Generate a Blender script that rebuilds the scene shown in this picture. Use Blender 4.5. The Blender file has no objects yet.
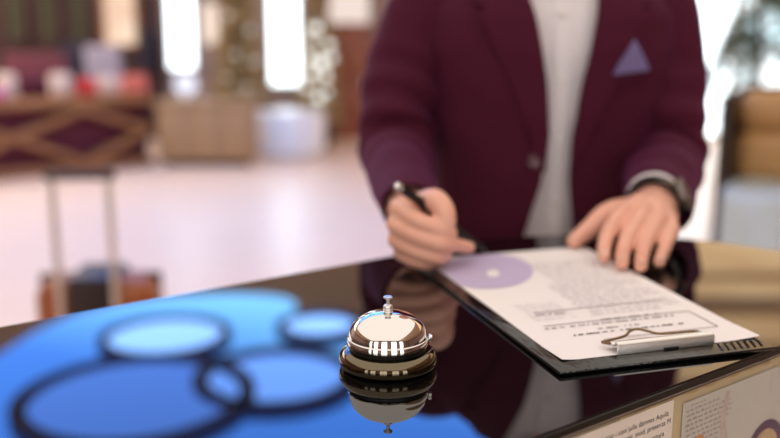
import bpy, bmesh, math, random
from mathutils import Vector, Matrix
from math import sin, cos, pi, radians as R
random.seed(7)
C = bpy.context.scene.collection
S = bpy.context.scene

# ------------------------------------------------------------------ survey of the place
F, PITCH, CAMZ, TOP = 900.0, R(11.5), 1.36, 1.10
def ray(x, y):
    u = (219 - y) / F
    return Vector(((x - 390) / F, cos(PITCH) + u * sin(PITCH), -sin(PITCH) + u * cos(PITCH)))
def atz(x, y, z):
    d = ray(x, y); t = (z - CAMZ) / d.z
    return Vector((0, 0, CAMZ)) + d * t
def aty(x, y, Y):
    d = ray(x, y); t = Y / d.y
    return Vector((0, 0, CAMZ)) + d * t
def onplane(x, y, p0, n):
    d = ray(x, y); o = Vector((0, 0, CAMZ)); t = (p0 - o).dot(n) / d.dot(n)
    return o + d * t

# ------------------------------------------------------------------ materials
def lin(c):
    return tuple(((v / 255) / 12.92 if v / 255 <= .04045 else ((v / 255 + .055) / 1.055) ** 2.4) for v in c)
def mat(name, rgb, rough=.5, metal=0., noise=0., scale=20., bump=0., bscale=80., ior=1.5, sheen=0., sheen_tint=None, sub=0., coat=0., linear=False, emit=None, emit_s=0., stretch=None):
    m = bpy.data.materials.new(name); m.use_nodes = True
    nt = m.node_tree; b = nt.nodes['Principled BSDF']
    c = rgb if linear else lin(rgb)
    b.inputs['Base Color'].default_value = (*c, 1)
    b.inputs['Roughness'].default_value = rough
    b.inputs['Metallic'].default_value = metal
    b.inputs['IOR'].default_value = ior
    if sheen:
        b.inputs['Sheen Weight'].default_value = sheen; b.inputs['Sheen Roughness'].default_value = .4
        if sheen_tint: b.inputs['Sheen Tint'].default_value = (*sheen_tint, 1)
    if sub:
        b.inputs['Subsurface Weight'].default_value = sub; b.inputs['Subsurface Radius'].default_value = (.012, .005, .003); b.inputs['Subsurface Scale'].default_value = .6
    if coat: b.inputs['Coat Weight'].default_value = coat; b.inputs['Coat Roughness'].default_value = .05
    if emit:
        b.inputs['Emission Color'].default_value = (*emit, 1); b.inputs['Emission Strength'].default_value = emit_s
    tc = nt.nodes.new('ShaderNodeTexCoord'); mp = nt.nodes.new('ShaderNodeMapping')
    nt.links.new(tc.outputs['Object'], mp.inputs['Vector'])
    if stretch: mp.inputs['Scale'].default_value = stretch
    if noise:
        n = nt.nodes.new('ShaderNodeTexNoise'); n.inputs['Scale'].default_value = scale; n.inputs['Detail'].default_value = 5
        nt.links.new(mp.outputs[0], n.inputs['Vector'])
        mx = nt.nodes.new('ShaderNodeMix'); mx.data_type = 'RGBA'
        mx.inputs[6].default_value = (*[v * (1 - noise) for v in c], 1); mx.inputs[7].default_value = (*[min(1, v * (1 + noise)) for v in c], 1)
        nt.links.new(n.outputs['Fac'], mx.inputs[0]); nt.links.new(mx.outputs[2], b.inputs['Base Color'])
    if bump:
        n = nt.nodes.new('ShaderNodeTexNoise'); n.inputs['Scale'].default_value = bscale; n.inputs['Detail'].default_value = 4
        nt.links.new(mp.outputs[0], n.inputs['Vector'])
        bp = nt.nodes.new('ShaderNodeBump'); bp.inputs['Strength'].default_value = bump; bp.inputs['Distance'].default_value = .01
        nt.links.new(n.outputs['Fac'], bp.inputs['Height']); nt.links.new(bp.outputs[0], b.inputs['Normal'])
    return m
def glow(name, rgb, s, rgb2=None, scale=1.0):
    """a thing that gives off light"""
    m = bpy.data.materials.new(name); m.use_nodes = True; nt = m.node_tree
    nt.nodes.remove(nt.nodes['Principled BSDF'])
    e = nt.nodes.new('ShaderNodeEmission'); e.inputs[0].default_value = (*rgb, 1); e.inputs[1].default_value = s
    nt.links.new(e.outputs[0], nt.nodes['Material Output'].inputs[0])
    if rgb2:
        tc = nt.nodes.new('ShaderNodeTexCoord'); n = nt.nodes.new('ShaderNodeTexNoise'); n.inputs['Scale'].default_value = scale; n.inputs['Detail'].default_value = 2
        nt.links.new(tc.outputs['Object'], n.inputs['Vector'])
        r = nt.nodes.new('ShaderNodeValToRGB'); r.color_ramp.elements[0].position = .38; r.color_ramp.elements[1].position = .62
        r.color_ramp.elements[0].color = (*rgb, 1); r.color_ramp.elements[1].color = (*rgb2, 1)
        nt.links.new(n.outputs['Fac'], r.inputs[0]); nt.links.new(r.outputs[0], e.inputs[0])
    return m

# ------------------------------------------------------------------ mesh helpers
def obj(name, bm, m, parent=None, smooth=True, loc=None, rot=None):
    me = bpy.data.meshes.new(name)
    bmesh.ops.recalc_face_normals(bm, faces=bm.faces[:])
    bm.to_mesh(me); bm.free()
    if smooth:
        for p in me.polygons: p.use_smooth = True
        try: me.set_sharp_from_angle(angle=R(42))
        except Exception: pass
    if m: me.materials.append(m)
    o = bpy.data.objects.new(name, me); C.objects.link(o)
    if parent: o.parent = parent
    if loc is not None: o.location = loc
    if rot is not None: o.rotation_euler = rot
    return o
def tag(o, label, cat, group=None):
    o['label'] = label; o['category'] = cat
    if group: o['group'] = group
    return o
def thing(name, label, cat, loc=(0, 0, 0), rz=0., group=None):
    o = bpy.data.objects.new(name, None); C.objects.link(o); o.location = loc; o.rotation_euler = (0, 0, rz); o.empty_display_size = .05
    return tag(o, label, cat, group)
def struct(o): o['kind'] = 'structure'; return o
def B(): return bmesh.new()
def box(bm, c, s, rz=0., bev=0., seg=2, M=None):
    r = bmesh.ops.create_cube(bm, size=1.0); vs = r['verts']
    bmesh.ops.scale(bm, vec=s, verts=vs)
    if bev:
        es = list({e for v in vs for e in v.link_edges})
        rr = bmesh.ops.bevel(bm, geom=es, offset=bev, segments=seg, affect='EDGES', profile=.5)
        vs = list({v for f in rr['faces'] for v in f.verts} | {v for v in vs if v.is_valid})
    X = Matrix.Translation(Vector(c)) @ Matrix.Rotation(rz, 4, 'Z')
    if M is not None: X = M @ X
    bmesh.ops.transform(bm, matrix=X, verts=vs)
    return vs
def beam(bm, a, b, w, t, up=Vector((0, 0, 1)), bev=0.):
    a, b = Vector(a), Vector(b); d = (b - a); L = d.length; x = d.normalized()
    y = up.cross(x); y = y.normalized() if y.length > 1e-5 else Vector((0, 1, 0)); z = x.cross(y)
    M = Matrix((x, y, z)).transposed().to_4x4(); M.translation = (a + b) / 2
    box(bm, (0, 0, 0), (L, w, t), bev=bev, M=M)
def ellipsoid(bm, c, r, sub=3, M=None):
    q = bmesh.ops.create_icosphere(bm, subdivisions=sub, radius=1.0)
    X = Matrix.Translation(Vector(c)) @ (M or Matrix.Identity(4)) @ Matrix.Diagonal((*r, 1))
    bmesh.ops.transform(bm, matrix=X, verts=q['verts']); return q['verts']
def lathe(bm, prof, n=64, c=(0, 0, 0)):
    rings = []
    for (r, z) in prof:
        if r < 1e-6: rings.append([bm.verts.new((c[0], c[1], c[2] + z))])
        else: rings.append([bm.verts.new((c[0] + r * cos(2 * pi * k / n), c[1] + r * sin(2 * pi * k / n), c[2] + z)) for k in range(n)])
    for a, b in zip(rings, rings[1:]):
        for k in range(n):
            k2 = (k + 1) % n
            if len(a) == 1 and len(b) == 1: continue
            if len(a) == 1: bm.faces.new((a[0], b[k], b[k2]))
            elif len(b) == 1: bm.faces.new((a[k], a[k2], b[0]))
            else: bm.faces.new((a[k], a[k2], b[k2], b[k]))
def catmull(P, n):
    out = []; P = [Vector(p) for p in P]; Q = [P[0] * 2 - P[1]] + P + [P[-1] * 2 - P[-2]]
    for i in range(1, len(Q) - 2):
        for k in range(n):
            t = k / n; a, b, c, d = Q[i - 1:i + 3]
            out.append(.5 * ((2 * b) + (c - a) * t + (2 * a - 5 * b + 4 * c - d) * t * t + (3 * b - a - 3 * c + d) * t ** 3))
    out.append(P[-1].copy()); return out
def lerp1(V, n):
    out = []
    for i in range(len(V) - 1):
        for k in range(n): out.append(V[i] + (V[i + 1] - V[i]) * k / n)
    out.append(V[-1]); return out
def tube(bm, P, rad, n=16, sm=6, caps=True, flat=1.0, up=Vector((0, 0, 1)), wob=None, roundcap=True):
    """a tapered round limb along a smooth path"""
    if not isinstance(rad, (list, tuple)): rad = [rad] * len(P)
    pts = catmull(P, sm) if sm > 1 else [Vector(p) for p in P]; rs = lerp1(list(rad), sm) if sm > 1 else list(rad)
    if roundcap and caps:
        t0 = (pts[0] - pts[1]).normalized(); t1 = (pts[-1] - pts[-2]).normalized()
        pre = [(pts[0] + t0 * rs[0] * sin(a), max(rs[0] * cos(a), 1e-4)) for a in (pi / 2 * .97, pi / 3, pi / 6)]
        post = [(pts[-1] + t1 * rs[-1] * sin(a), max(rs[-1] * cos(a), 1e-4)) for a in (pi / 6, pi / 3, pi / 2 * .97)]
        pts = [p for p, _ in pre] + pts + [p for p, _ in post]; rs = [r for _, r in pre] + rs + [r for _, r in post]
    rings = []; x = None
    for i, p in enumerate(pts):
        a = pts[max(0, i - 1)]; b = pts[min(len(pts) - 1, i + 1)]; t = (b - a).normalized()
        if x is None:
            x = up.cross(t); x = x.normalized() if x.length > 1e-3 else Vector((1, 0, 0))
        x = (x - t * x.dot(t)).normalized(); y = t.cross(x)
        ring = []
        for k in range(n):
            an = 2 * pi * k / n; r = rs[i]
            if wob: r += wob(i / (len(pts) - 1), an)
            ring.append(bm.verts.new(p + x * r * cos(an) + y * r * flat * sin(an)))
        rings.append(ring)
    for a, b in zip(rings, rings[1:]):
        for k in range(n): bm.faces.new((a[k], a[(k + 1) % n], b[(k + 1) % n], b[k]))
    if caps: bm.faces.new(rings[0][::-1]); bm.faces.new(rings[-1])
    return rings
def prism(bm, pts, z0, z1):
    a = [bm.verts.new((p[0], p[1], z0)) for p in pts]; b = [bm.verts.new((p[0], p[1], z1)) for p in pts]
    bm.faces.new(a[::-1]); bm.faces.new(b)
    for i in range(len(pts)):
        j = (i + 1) % len(pts); bm.faces.new((a[i], a[j], b[j], b[i]))
def thick(bm, t):
    bmesh.ops.recalc_face_normals(bm, faces=bm.faces[:]); bm.normal_update()
    bmesh.ops.solidify(bm, geom=bm.faces[:], thickness=t)
def remesh(bm, vox, it=3):
    """fuse overlapping closed shapes into one continuous surface"""
    bmesh.ops.recalc_face_normals(bm, faces=bm.faces[:])
    me = bpy.data.meshes.new('fuse'); bm.to_mesh(me); bm.free()
    o = bpy.data.objects.new('fuse', me); C.objects.link(o)
    md = o.modifiers.new('r', 'REMESH'); md.mode = 'VOXEL'; md.voxel_size = vox
    dg = bpy.context.evaluated_depsgraph_get()
    m2 = bpy.data.meshes.new_from_object(o.evaluated_get(dg))
    bpy.data.objects.remove(o); bpy.data.meshes.remove(me)
    b = bmesh.new(); b.from_mesh(m2); bpy.data.meshes.remove(m2)
    for _ in range(it): bmesh.ops.smooth_vert(b, verts=b.verts[:], factor=.5, use_axis_x=True, use_axis_y=True, use_axis_z=True)
    return b
def poly(bm, pts): return bm.faces.new([bm.verts.new(p) for p in pts])
def circle2(cx, cy, r, n=48, ry=None): return [(cx + r * cos(2 * pi * k / n), cy + (ry or r) * sin(2 * pi * k / n)) for k in range(n)]

# ------------------------------------------------------------------ palette
M = {}
M['granite'] = mat('polished_black_stone', (8, 7, 8), rough=.015, ior=1.68)
M['ring'] = mat('slate_blue_ring', (84, 88, 112), .6)
M['edge'] = mat('honed_black_stone', (5, 5, 5), .3, ior=1.25)
M['board'] = mat('beige_laminate', (176, 160, 128), .45, noise=.12, scale=14)
M['chrome'] = mat('chrome', (225, 222, 218), .035, 1.0)
M['steel'] = mat('brushed_steel', (226, 224, 220), .28, 1.0)
M['satin'] = mat('satin_aluminium', (214, 204, 196), .45, .6)
M['wire'] = mat('dull_gold_wire', (128, 104, 74), .3, .9)
M['black_nickel'] = mat('black_lacquered_metal', (112, 102, 84), .06, 1.0)
M['black'] = mat('black_plastic', (12, 12, 12), .35)
M['vinyl'] = mat('black_vinyl', (14, 13, 12), .14, ior=1.6, bump=.10, bscale=35, stretch=(3, 1, 1))
M['paper'] = mat('white_paper', (238, 231, 230), .75, noise=.015, scale=30)
M['paper_grey'] = mat('dull_paper', (206, 198, 190), .7, noise=.03, scale=30)
M['paper_cool'] = mat('cool_grey_paper', (186, 184, 178), .7, noise=.05, scale=30)
M['ink'] = mat('grey_ink', (146, 136, 140), .8)
M['ink_pale'] = mat('pale_grey_ink', (214, 206, 210), .8)
M['ink_dark'] = mat('dark_ink', (58, 52, 54), .8)
M['lilac'] = mat('lilac_tone', (192, 178, 210), .7, noise=.06, scale=12)
M['purple'] = mat('purple_ink', (44, 10, 72), .5)
M['skin'] = mat('skin', (228, 170, 148), .42, noise=.10, scale=45, sub=.12, bump=.12, bscale=220)
M['jacket'] = mat('burgundy_wool', (69, 13, 37), .85, noise=.18, scale=300, ior=1.3, sheen=.16, sheen_tint=(.55, .16, .6), bump=.12, bscale=500)  # violet sheen tint puts a magenta rim light into the cloth
M['lining'] = mat('dark_lining', (30, 14, 22), .6)
M['shirt'] = mat('white_cotton_shirt', (225, 218, 222), .8, bump=.15, bscale=18, noise=.03, scale=9)
M['square'] = mat('lilac_silk', (110, 98, 146), .5, noise=.05, scale=40)
M['button'] = mat('horn_button', (96, 66, 72), .25)
M['trouser'] = mat('dark_trousers', (22, 19, 24), .8, noise=.1, scale=200)
M['shoe'] = mat('black_leather', (16, 14, 14), .25)
M['hair'] = mat('dark_brown_hair', (38, 27, 22), .5, noise=.4, scale=80, bump=.5, bscale=120)
M['eye'] = mat('eye_white', (225, 220, 215), .2)
M['iris'] = mat('brown_iris', (50, 32, 22), .15)
M['lip'] = mat('lip', (170, 95, 88), .4)
M['watch_metal'] = mat('dark_steel', (120, 112, 106), .35, .8)
M['watch'] = mat('grey_watch_glass', (84, 78, 74), .3, .0)
M['floor'] = mat('pale_pink_marble', (246, 216, 192), .34, noise=.05, scale=1.2, ior=1.45)
M['plaster'] = mat('mauve_plaster', (158, 138, 130), .8, noise=.05, scale=2)
M['ceil'] = mat('beige_ceiling', (205, 185, 160), .8, noise=.04, scale=2)
M['wine_panel'] = mat('dark_wine_panelling', (58, 28, 30), .5, noise=.25, scale=3)
M['wood'] = mat('honey_oak', (158, 108, 66), .4, noise=.25, scale=6, stretch=(1, 1, 6))
M['wood_tan'] = mat('tan_oak', (168, 132, 92), .45, noise=.2, scale=6, stretch=(6, 1, 1))
M['wood_red'] = mat('red_brown_wood', (150, 92, 66), .45, noise=.2, scale=5, stretch=(5, 5, 1))
M['wood_dark'] = mat('dark_walnut', (46, 28, 20), .4, noise=.3, scale=8)
M['plum'] = mat('plum_upholstery', (84, 20, 38), .8, noise=.15, scale=30)
M['mauve'] = mat('mauve_upholstery', (104, 46, 60), .8, noise=.1, scale=20)
M['navy'] = mat('navy_upholstery', (34, 32, 52), .8, noise=.1, scale=20)
M['grey'] = mat('lilac_grey_upholstery', (168, 160, 172), .8, noise=.1, scale=20)
M['cream'] = mat('cream_fabric', (226, 200, 176), .8, noise=.06, scale=20)
M['red'] = mat('red_fabric', (206, 52, 48), .8, noise=.08, scale=20)
M['coral'] = mat('coral_fabric', (226, 120, 98), .8, noise=.08, scale=20)
M['magenta'] = mat('magenta_fabric', (206, 90, 160), .8, noise=.08, scale=20)
M['white'] = mat('white_lacquer', (240, 243, 246), .25)
M['tan_leather'] = mat('tan_leather', (190, 146, 92), .4, noise=.12, scale=9, bump=.2, bscale=40)
M['brown_leather'] = mat('orange_brown_leather', (156, 86, 44), .35, noise=.2, scale=14, bump=.15, bscale=90)
M['dark_leather'] = mat('dark_brown_leather', (42, 26, 24), .4, noise=.2, scale=20)
M['blue_cloth'] = mat('pale_blue_cloth', (196, 212, 220), .85, noise=.1, scale=8, bump=.3, bscale=14)
M['leaf'] = mat('olive_leaf', (84, 96, 58), .45, noise=.3, scale=10)
M['fir'] = mat('olive_fir', (196, 170, 122), .7, noise=.35, scale=9)
M['bark'] = mat('bark', (70, 50, 36), .8, noise=.3, scale=20)
M['terracotta'] = mat('dark_pot', (66, 50, 44), .5)
M['olive_glass'] = mat('olive_window_glass', (66, 66, 52), .2)
# light sources
G_day = glow('daylight_glass', (.84, .95, 1.0), 3.8)
G_front = glow('front_daylight_glass', (1.0, .96, .92), 2.6)
G_garden = glow('daylight_garden_glass', (.95, .98, 1.0), 2.6, (.34, .56, .62), 1.5)
G_warm = glow('lit_curtain', (1.0, .80, .62), 1.05, (.85, .58, .42), 1.4)
G_lamp = glow('lamp_cream', (1.0, .80, .66), 1.0)
G_globe = glow('globe_lamp', (.86, .86, 1.0), 1.1)
G_fairy = glow('bauble_light', (.95, .95, .90), 1.7)
G_fill = glow('warm_fill_glow', (1.0, .89, .80), 1.2)
G_fill_far = glow('lobby_fill_glow', (1.0, .87, .76), 4.4)
G_tan = glow('amber_ceiling_glow', (1.0, .69, .38), 1.7, (.86, .52, .26), .8)
G_sky = glow('cyan_blue_glow', (.08, .62, 1.0), 3.6)
G_blue = glow('blue_glow', (.055, .26, .90), 2.7)
G_deep = glow('deep_blue_glow', (.34, .86, 2.9), 1.25)
G_mid = glow('mid_blue_glow', (.70, 1.6, 4.4), 1.3)
G_ice = glow('ice_blue_glow', (1.25, 2.45, 5.2), 1.4)

# ------------------------------------------------------------------ room shell
def slab(name, c, s, m): 
    b = B(); box(b, c, s); return struct(obj(name, b, m, smooth=False))
X0, X1, Y0, Y1, ZC = -8, 8, -3.6, 12.2, 3.4
slab('floor', ((X0 + X1) / 2, (Y0 + Y1) / 2, -.05), (X1 - X0, Y1 - Y0, .1), M['floor'])
slab('ceiling', ((X0 + X1) / 2, (Y0 + Y1) / 2, ZC + .05), (X1 - X0, Y1 - Y0, .1), M['ceil'])
slab('wall_back', (0, Y1 + .05, ZC / 2), (X1 - X0, .1, ZC), M['plaster'])
slab('wall_front', (0, Y0 - .05, ZC / 2), (X1 - X0, .1, ZC), M['plaster'])
slab('wall_left', (X0 - .05, (Y0 + Y1) / 2, ZC / 2), (.1, Y1 - Y0, ZC), M['plaster'])
slab('wall_right', (X1 + .05, (Y0 + Y1) / 2, ZC / 2), (.1, Y1 - Y0, ZC), M['plaster'])
# wine-dark panelling on the back wall, left
xa, xb = -8, aty(163, 60, 12.1).x
b = B(); box(b, ((xa + xb) / 2, 12.13, 1.6), (xb - xa, .12, 3.2))
for k in range(9):
    x = xa + (k + .5) * (xb - xa) / 9; box(b, (x, 12.06, 1.6), (.12, .04, 3.2), bev=.01)
box(b, ((xa + xb) / 2, 12.05, .95), (xb - xa, .05, .12), bev=.01)
struct(obj('trim_1', b, M['wine_panel'], smooth=False))
b = B(); box(b, (1.0, 12.15, .06), (X1 - xb - .2 + 0, .05, .12), bev=.01); struct(obj('baseboard_back', b, M['wood_dark'], smooth=False))

nwin = [0]
def window(x0, x1, z0, z1, y, pane, frame_m, mull=1, facing=-1):
    nwin[0] += 1; fw = .05
    b = B(); w = x1 - x0; h = z1 - z0; cx, cz = (x0 + x1) / 2, (z0 + z1) / 2
    for zz in (z0, z1): box(b, (cx, y, zz), (w + fw, .07, fw), bev=.006)
    for xx in (x0, x1): box(b, (xx, y, cz), (fw, .07, h + fw), bev=.006)
    o = struct(obj('window_%d' % nwin[0], b, frame_m, smooth=False))
    b = B(); box(b, (cx, y - facing * .0, cz), (w, .02, h)); struct(obj('pane', b, pane, o, smooth=False))
    for k in range(mull):
        xx = x0 + (k + 1) * w / (mull + 1); b = B(); box(b, (xx, y + facing * .02, cz), (.03, .03, h)); struct(obj('mullion', b, frame_m, o, smooth=False))
    return o
def zat(py, Y): return aty(0, py, Y).z
def xat(px, Y, py=60): return aty(px, py, Y).x
# narrow dull green windows in the panelling
for a, c in ((7, 29), (40, 61), (71, 92)): window(xat(a, 12.03), xat(c, 12.03), zat(42, 12.03), 2.6, 12.03, M['olive_glass'], M['wine_panel'], 0)
window(xat(106, 12.03), xat(139, 12.03), zat(46, 12.03), 2.7, 12.03, G_warm, M['wood'], 0)          # warm curtained window
window(xat(168, 12.1), xat(197, 12.1), zat(70, 12.1), 2.9, 12.1, G_day, M['plaster'], 0)
window(xat(269, 12.1), xat(301, 12.1), zat(86, 12.1), 2.9, 12.1, G_day, M['plaster'], 0)
window(xat(640, 12.1), xat(731, 12.1), .05, 2.9, 12.1, G_day, M['white'], 0)
window(xat(734, 12.1), xat(880, 12.1), .05, 2.9, 12.1, G_garden, M['white'], 1)
# windows behind the camera, the bell mirrors them
for k in range(5):
    x = -5.6 + k * 2.1; window(x, x + 1.25, .45, 3.0, -3.55, G_front, M['wood_dark'], 1, facing=1)
for k, xx in enumerate((-3.3, 1.7)): pass
# brown door in the back wall
b = B(); dx0, dx1 = xat(336, 12.1), xat(372, 12.1); box(b, ((dx0 + dx1) / 2, 12.12, .8), (dx1 - dx0, .08, zat(24, 12.1) * 1.0), bev=.01)
bpy_door = struct(obj('door_1', b, M['wood_red'], smooth=False)); bpy_door.location.z = zat(24, 12.1) / 2 - .8
b = B(); box(b, (dx1 - .1, 12.05, .8), (.03, .05, .16), bev=.01); obj('door_handle', b, M['steel'], bpy_door)
for z in (.25, .85): 
    b = B(); box(b, ((dx0 + dx1) / 2, 12.075, z + .25), (dx1 - dx0 - .16, .03, .5), bev=.01); obj('door_panel', b, M['wood_red'], bpy_door)

# ------------------------------------------------------------------ ceiling lamps and added fill panels
def glow_panel(name, label, x0, x1, y0, y1, m, z=ZC - .02, slats=()):
    t = thing(name, label, 'ceiling light', ((x0 + x1) / 2, (y0 + y1) / 2, z - .04)); w, h = x1 - x0, y1 - y0
    b = B(); box(b, (0, 0, .02), (w, h, .02)); obj('diffuser', b, m, t, smooth=False)
    b = B()
    for s in (-1, 1): box(b, (0, s * (h / 2 + .03), .025), (w + .12, .06, .07), bev=.008); box(b, (s * (w / 2 + .03), 0, .025), (.06, h, .07), bev=.008)
    obj('frame', b, M['ceil'], t, smooth=False)
    for yy, ww in slats:
        b = B(); box(b, (0, yy - (y0 + y1) / 2, -.03), (w, ww, .07), bev=.01); obj('cross_slat', b, M['ceil'], t, smooth=False)
glow_panel('ceiling_panel', 'large warm white fill light panel added over the reception counter', -4.4, 2.6, -3.2, 4.3, G_fill)  # added glowing panel, soft fill light for counter and man
glow_panel('ceiling_panel', 'white fill light panel added above the left lobby bench', -7.6, -3.7, 6.0, 11.7, G_fill_far)  # added out of view to brighten the lobby floor
glow_panel('ceiling_panel', 'amber luminous ceiling panel above the tan armchair', 1.1, 6.5, 4.9, 11.2, G_tan, slats=((9.1, .12), (8.05, .45), (6.9, .10), (6.0, .25)))

# the blue ceiling canopy with ring lamps, seen mirrored in the counter top
t = thing('ceiling_canopy', 'blue glowing ceiling canopy holding dark ring frames, mirrored in the black counter', 'ceiling light', (-1.3, 6.2, 3.34))
outline = [(-3.13, 6.86), (-3.04, 7.47), (-2.8, 8.05), (-2.33, 8.42), (-1.67, 8.56), (-1.15, 8.5), (-.92, 8.3), (-.82, 7.9), (-.25, 7.74), (.5, 7.1), (.72, 6.2), (.66, 5.3), (.2, 4.75), (-1, 4.6), (-2, 4.65), (-2.9, 5.0), (-3.2, 5.9)]
sm = catmull([(x, y, 0) for x, y in outline] + [(outline[0][0], outline[0][1], 0)], 6)[:-1]
L = lambda pts: [(p[0] + 1.3, p[1] - 6.2) for p in pts]
mb = bpy.data.materials.new('canopy_glow'); mb.use_nodes = True; nt = mb.node_tree; nt.nodes.remove(nt.nodes['Principled BSDF'])
e = nt.nodes.new('ShaderNodeEmission'); nt.links.new(e.outputs[0], nt.nodes['Material Output'].inputs[0])
tc = nt.nodes.new('ShaderNodeTexCoord'); sx = nt.nodes.new('ShaderNodeSeparateXYZ'); nt.links.new(tc.outputs['Object'], sx.inputs[0])
ad = nt.nodes.new('ShaderNodeMath'); ad.operation = 'MULTIPLY_ADD'; nt.links.new(sx.outputs['X'], ad.inputs[0]); ad.inputs[1].default_value = .45; nt.links.new(sx.outputs['Y'], ad.inputs[2])
mr = nt.nodes.new('ShaderNodeMapRange'); nt.links.new(ad.outputs[0], mr.inputs[0]); mr.inputs[1].default_value = .0; mr.inputs[2].default_value = 2.1
rp = nt.nodes.new('ShaderNodeValToRGB'); nt.links.new(mr.outputs[0], rp.inputs[0])
rp.color_ramp.elements[0].color = (.07, .25, .90, 1); rp.color_ramp.elements[1].color = (.22, .62, 1.15, 1)
nt.links.new(rp.outputs[0], e.inputs[0]); e.inputs[1].default_value = 4.6
b = B(); prism(b, L(sm), 0, .03); obj('diffuser', b, mb, t, smooth=False)
def ringlamp(cx, cy, r, m, w=.11, rin=None):
    b = B(); n = 64
    x, y = cx + 1.3, cy - 6.2
    lathe(b, [(r - w / 2, -.10), (r + w / 2, -.10), (r + w / 2, 0), (r - w / 2, 0), (r - w / 2, -.10)], 64, (x, y, 0))
    f = obj('ring_frame', b, M['ring'], t, smooth=True)
    b = B(); prism(b, circle2(x, y, r - w / 2, 64), -.06, -.01); obj('ring_diffuser', b, m, f, smooth=False)
ringlamp(-1.74, 5.80, .76, G_deep, .11); ringlamp(-.82, 6.17, .55, G_mid, .11); ringlamp(-1.85, 7.08, .50, G_ice, .075); ringlamp(-.60, 7.36, .34, G_ice, .07)

# ------------------------------------------------------------------ reception counter
U = Vector((.799, .602, 0)); N = Vector((-.602, .799, 0))
def ctr(t, n): return U * t + N * n
def outline_counter(inset_far=0., inset_near=0., t0=-2.6):
    nf, nn, te = .840 - inset_far, .385 + inset_near, 1.035 - inset_far
    pts = [ctr(t0, nn)]
    rn = .10
    for k in range(9):
        a = -pi / 2 + k * pi / 16; pts.append(ctr(te - rn + rn * cos(a), nn + rn + rn * sin(a)))
    rf = .30 - inset_far
    for k in range(25):
        a = k * pi / 48; pts.append(ctr(te - rf + rf * cos(a), nf - rf + rf * sin(a)))
    pts.append(ctr(t0, nf)); return [(p.x, p.y) for p in pts]
t = thing('reception_counter', 'long reception counter with mirror polished black top and beige notice covered front', 'counter', (0, 0, 0))
b = B(); prism(b, outline_counter(), TOP - .010, TOP)
es = [e for e in b.edges if all(abs(v.co.z - TOP) < 1e-5 for v in e.verts) or all(abs(v.co.z - TOP + .010) < 1e-5 for v in e.verts)]
bmesh.ops.bevel(b, geom=es, offset=.0024, segments=3, affect='EDGES')
ctop = obj('countertop', b, M['granite'], t, smooth=True)
ctop.data.materials.append(M['edge'])
for p in ctop.data.polygons:
    if abs(p.normal.z) < .2: p.material_index = 1
b = B(); prism(b, outline_counter(.03, .02), 0.08, TOP - .0102); obj('body', b, M['wood_dark'], t, smooth=False)
b = B(); prism(b, outline_counter(.06, .06), 0.0, .08); obj('plinth', b, M['black'], t, smooth=False)
pn = .385 + .004
b = B(); prism(b, [tuple(ctr(a, c))[:2] for a, c in ((-2.6, pn), (.93, pn), (.93, pn + .0155), (-2.6, pn + .0155))], .085, TOP - .0102)
obj('front_panel', b, M['board'], t, smooth=False)
P0 = ctr(0, pn); NN = -N
def fp(px, py, off): return onplane(px, py, P0 + NN * off, NN)
def sheet(bm, P, off, th=.0004):
    f = poly(bm, P); r = bmesh.ops.extrude_face_region(bm, geom=[f]); vs = [v for v in r['geom'] if isinstance(v, bmesh.types.BMVert)]
    bmesh.ops.translate(bm, vec=NN * -th, verts=vs)
def panel_pt(t_, z, off): p = ctr(t_, pn - off); p.z = z; return p
def tz(px, py): p = fp(px, py, .001); return p.dot(U), p.z
def text_on_panel(s, px, py, size, m, parent, off, bold=False, slope=0.):
    cu = bpy.data.curves.new('printed_text', 'FONT'); cu.body = s; cu.size = size; cu.extrude = .00005
    o = bpy.data.objects.new('tmp', cu); C.objects.link(o)
    me = bpy.data.meshes.new_from_object(o.evaluated_get(bpy.context.evaluated_depsgraph_get())); bpy.data.objects.remove(o)
    me.materials.clear(); me.materials.append(m)
    q = bpy.data.objects.new('printed_text', me); C.objects.link(q); q.parent = parent
    tt, zz = tz(px, py); p = panel_pt(tt, zz, off)
    Xm = Matrix((U, Vector((0, 0, 1)), -N)).transposed().to_4x4() @ Matrix.Rotation(slope, 4, 'Z')
    me.transform(Matrix.Translation(p) @ Xm); return q
# left notice
t1, z1 = tz(673.5, 399.5); t0 = t1 - .21
n1 = B(); sheet(n1, [panel_pt(t0, z1, .0012), panel_pt(t1, z1, .0012), panel_pt(t1, z1 - .29, .0012), panel_pt(t0, z1 - .29, .0012)], 0)
n1 = tag(obj('paper_notice', n1, M['paper_grey'], smooth=False), 'white printed notice on the counter front, left one beside the plastic sleeve', 'notice')
ta, za = tz(596, 436)
for k, (s, dt, sz) in enumerate((('scrivono i cani julia damnes Aquila', .012, .0048), ('documenti, mod. presenza M', .028, .0048), ('nelle ore di apertura', .040, .0048), ('della direzione', .050, .0048))):
    tt = t1 - (.088, .066, .075, .06)[k]; zz = z1 - (.0115, .0185, .027, .035)[k]
    cu = bpy.data.curves.new('printed_text', 'FONT'); cu.body = s; cu.size = .0062
    o = bpy.data.objects.new('tmp', cu); C.objects.link(o)
    me = bpy.data.meshes.new_from_object(o.evaluated_get(bpy.context.evaluated_depsgraph_get())); bpy.data.objects.remove(o)
    w = max(v.co.x for v in me.vertices); tt = t1 - .006 - w - (0, -.003, .004, .01)[k]
    me.materials.clear(); me.materials.append(M['ink_dark'])
    q = bpy.data.objects.new('printed_text', me); C.objects.link(q); q.parent = n1
    me.transform(Matrix.Translation(panel_pt(tt, zz, .0014)) @ Matrix((U, Vector((0, 0, 1)), -N)).transposed().to_4x4())
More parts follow.
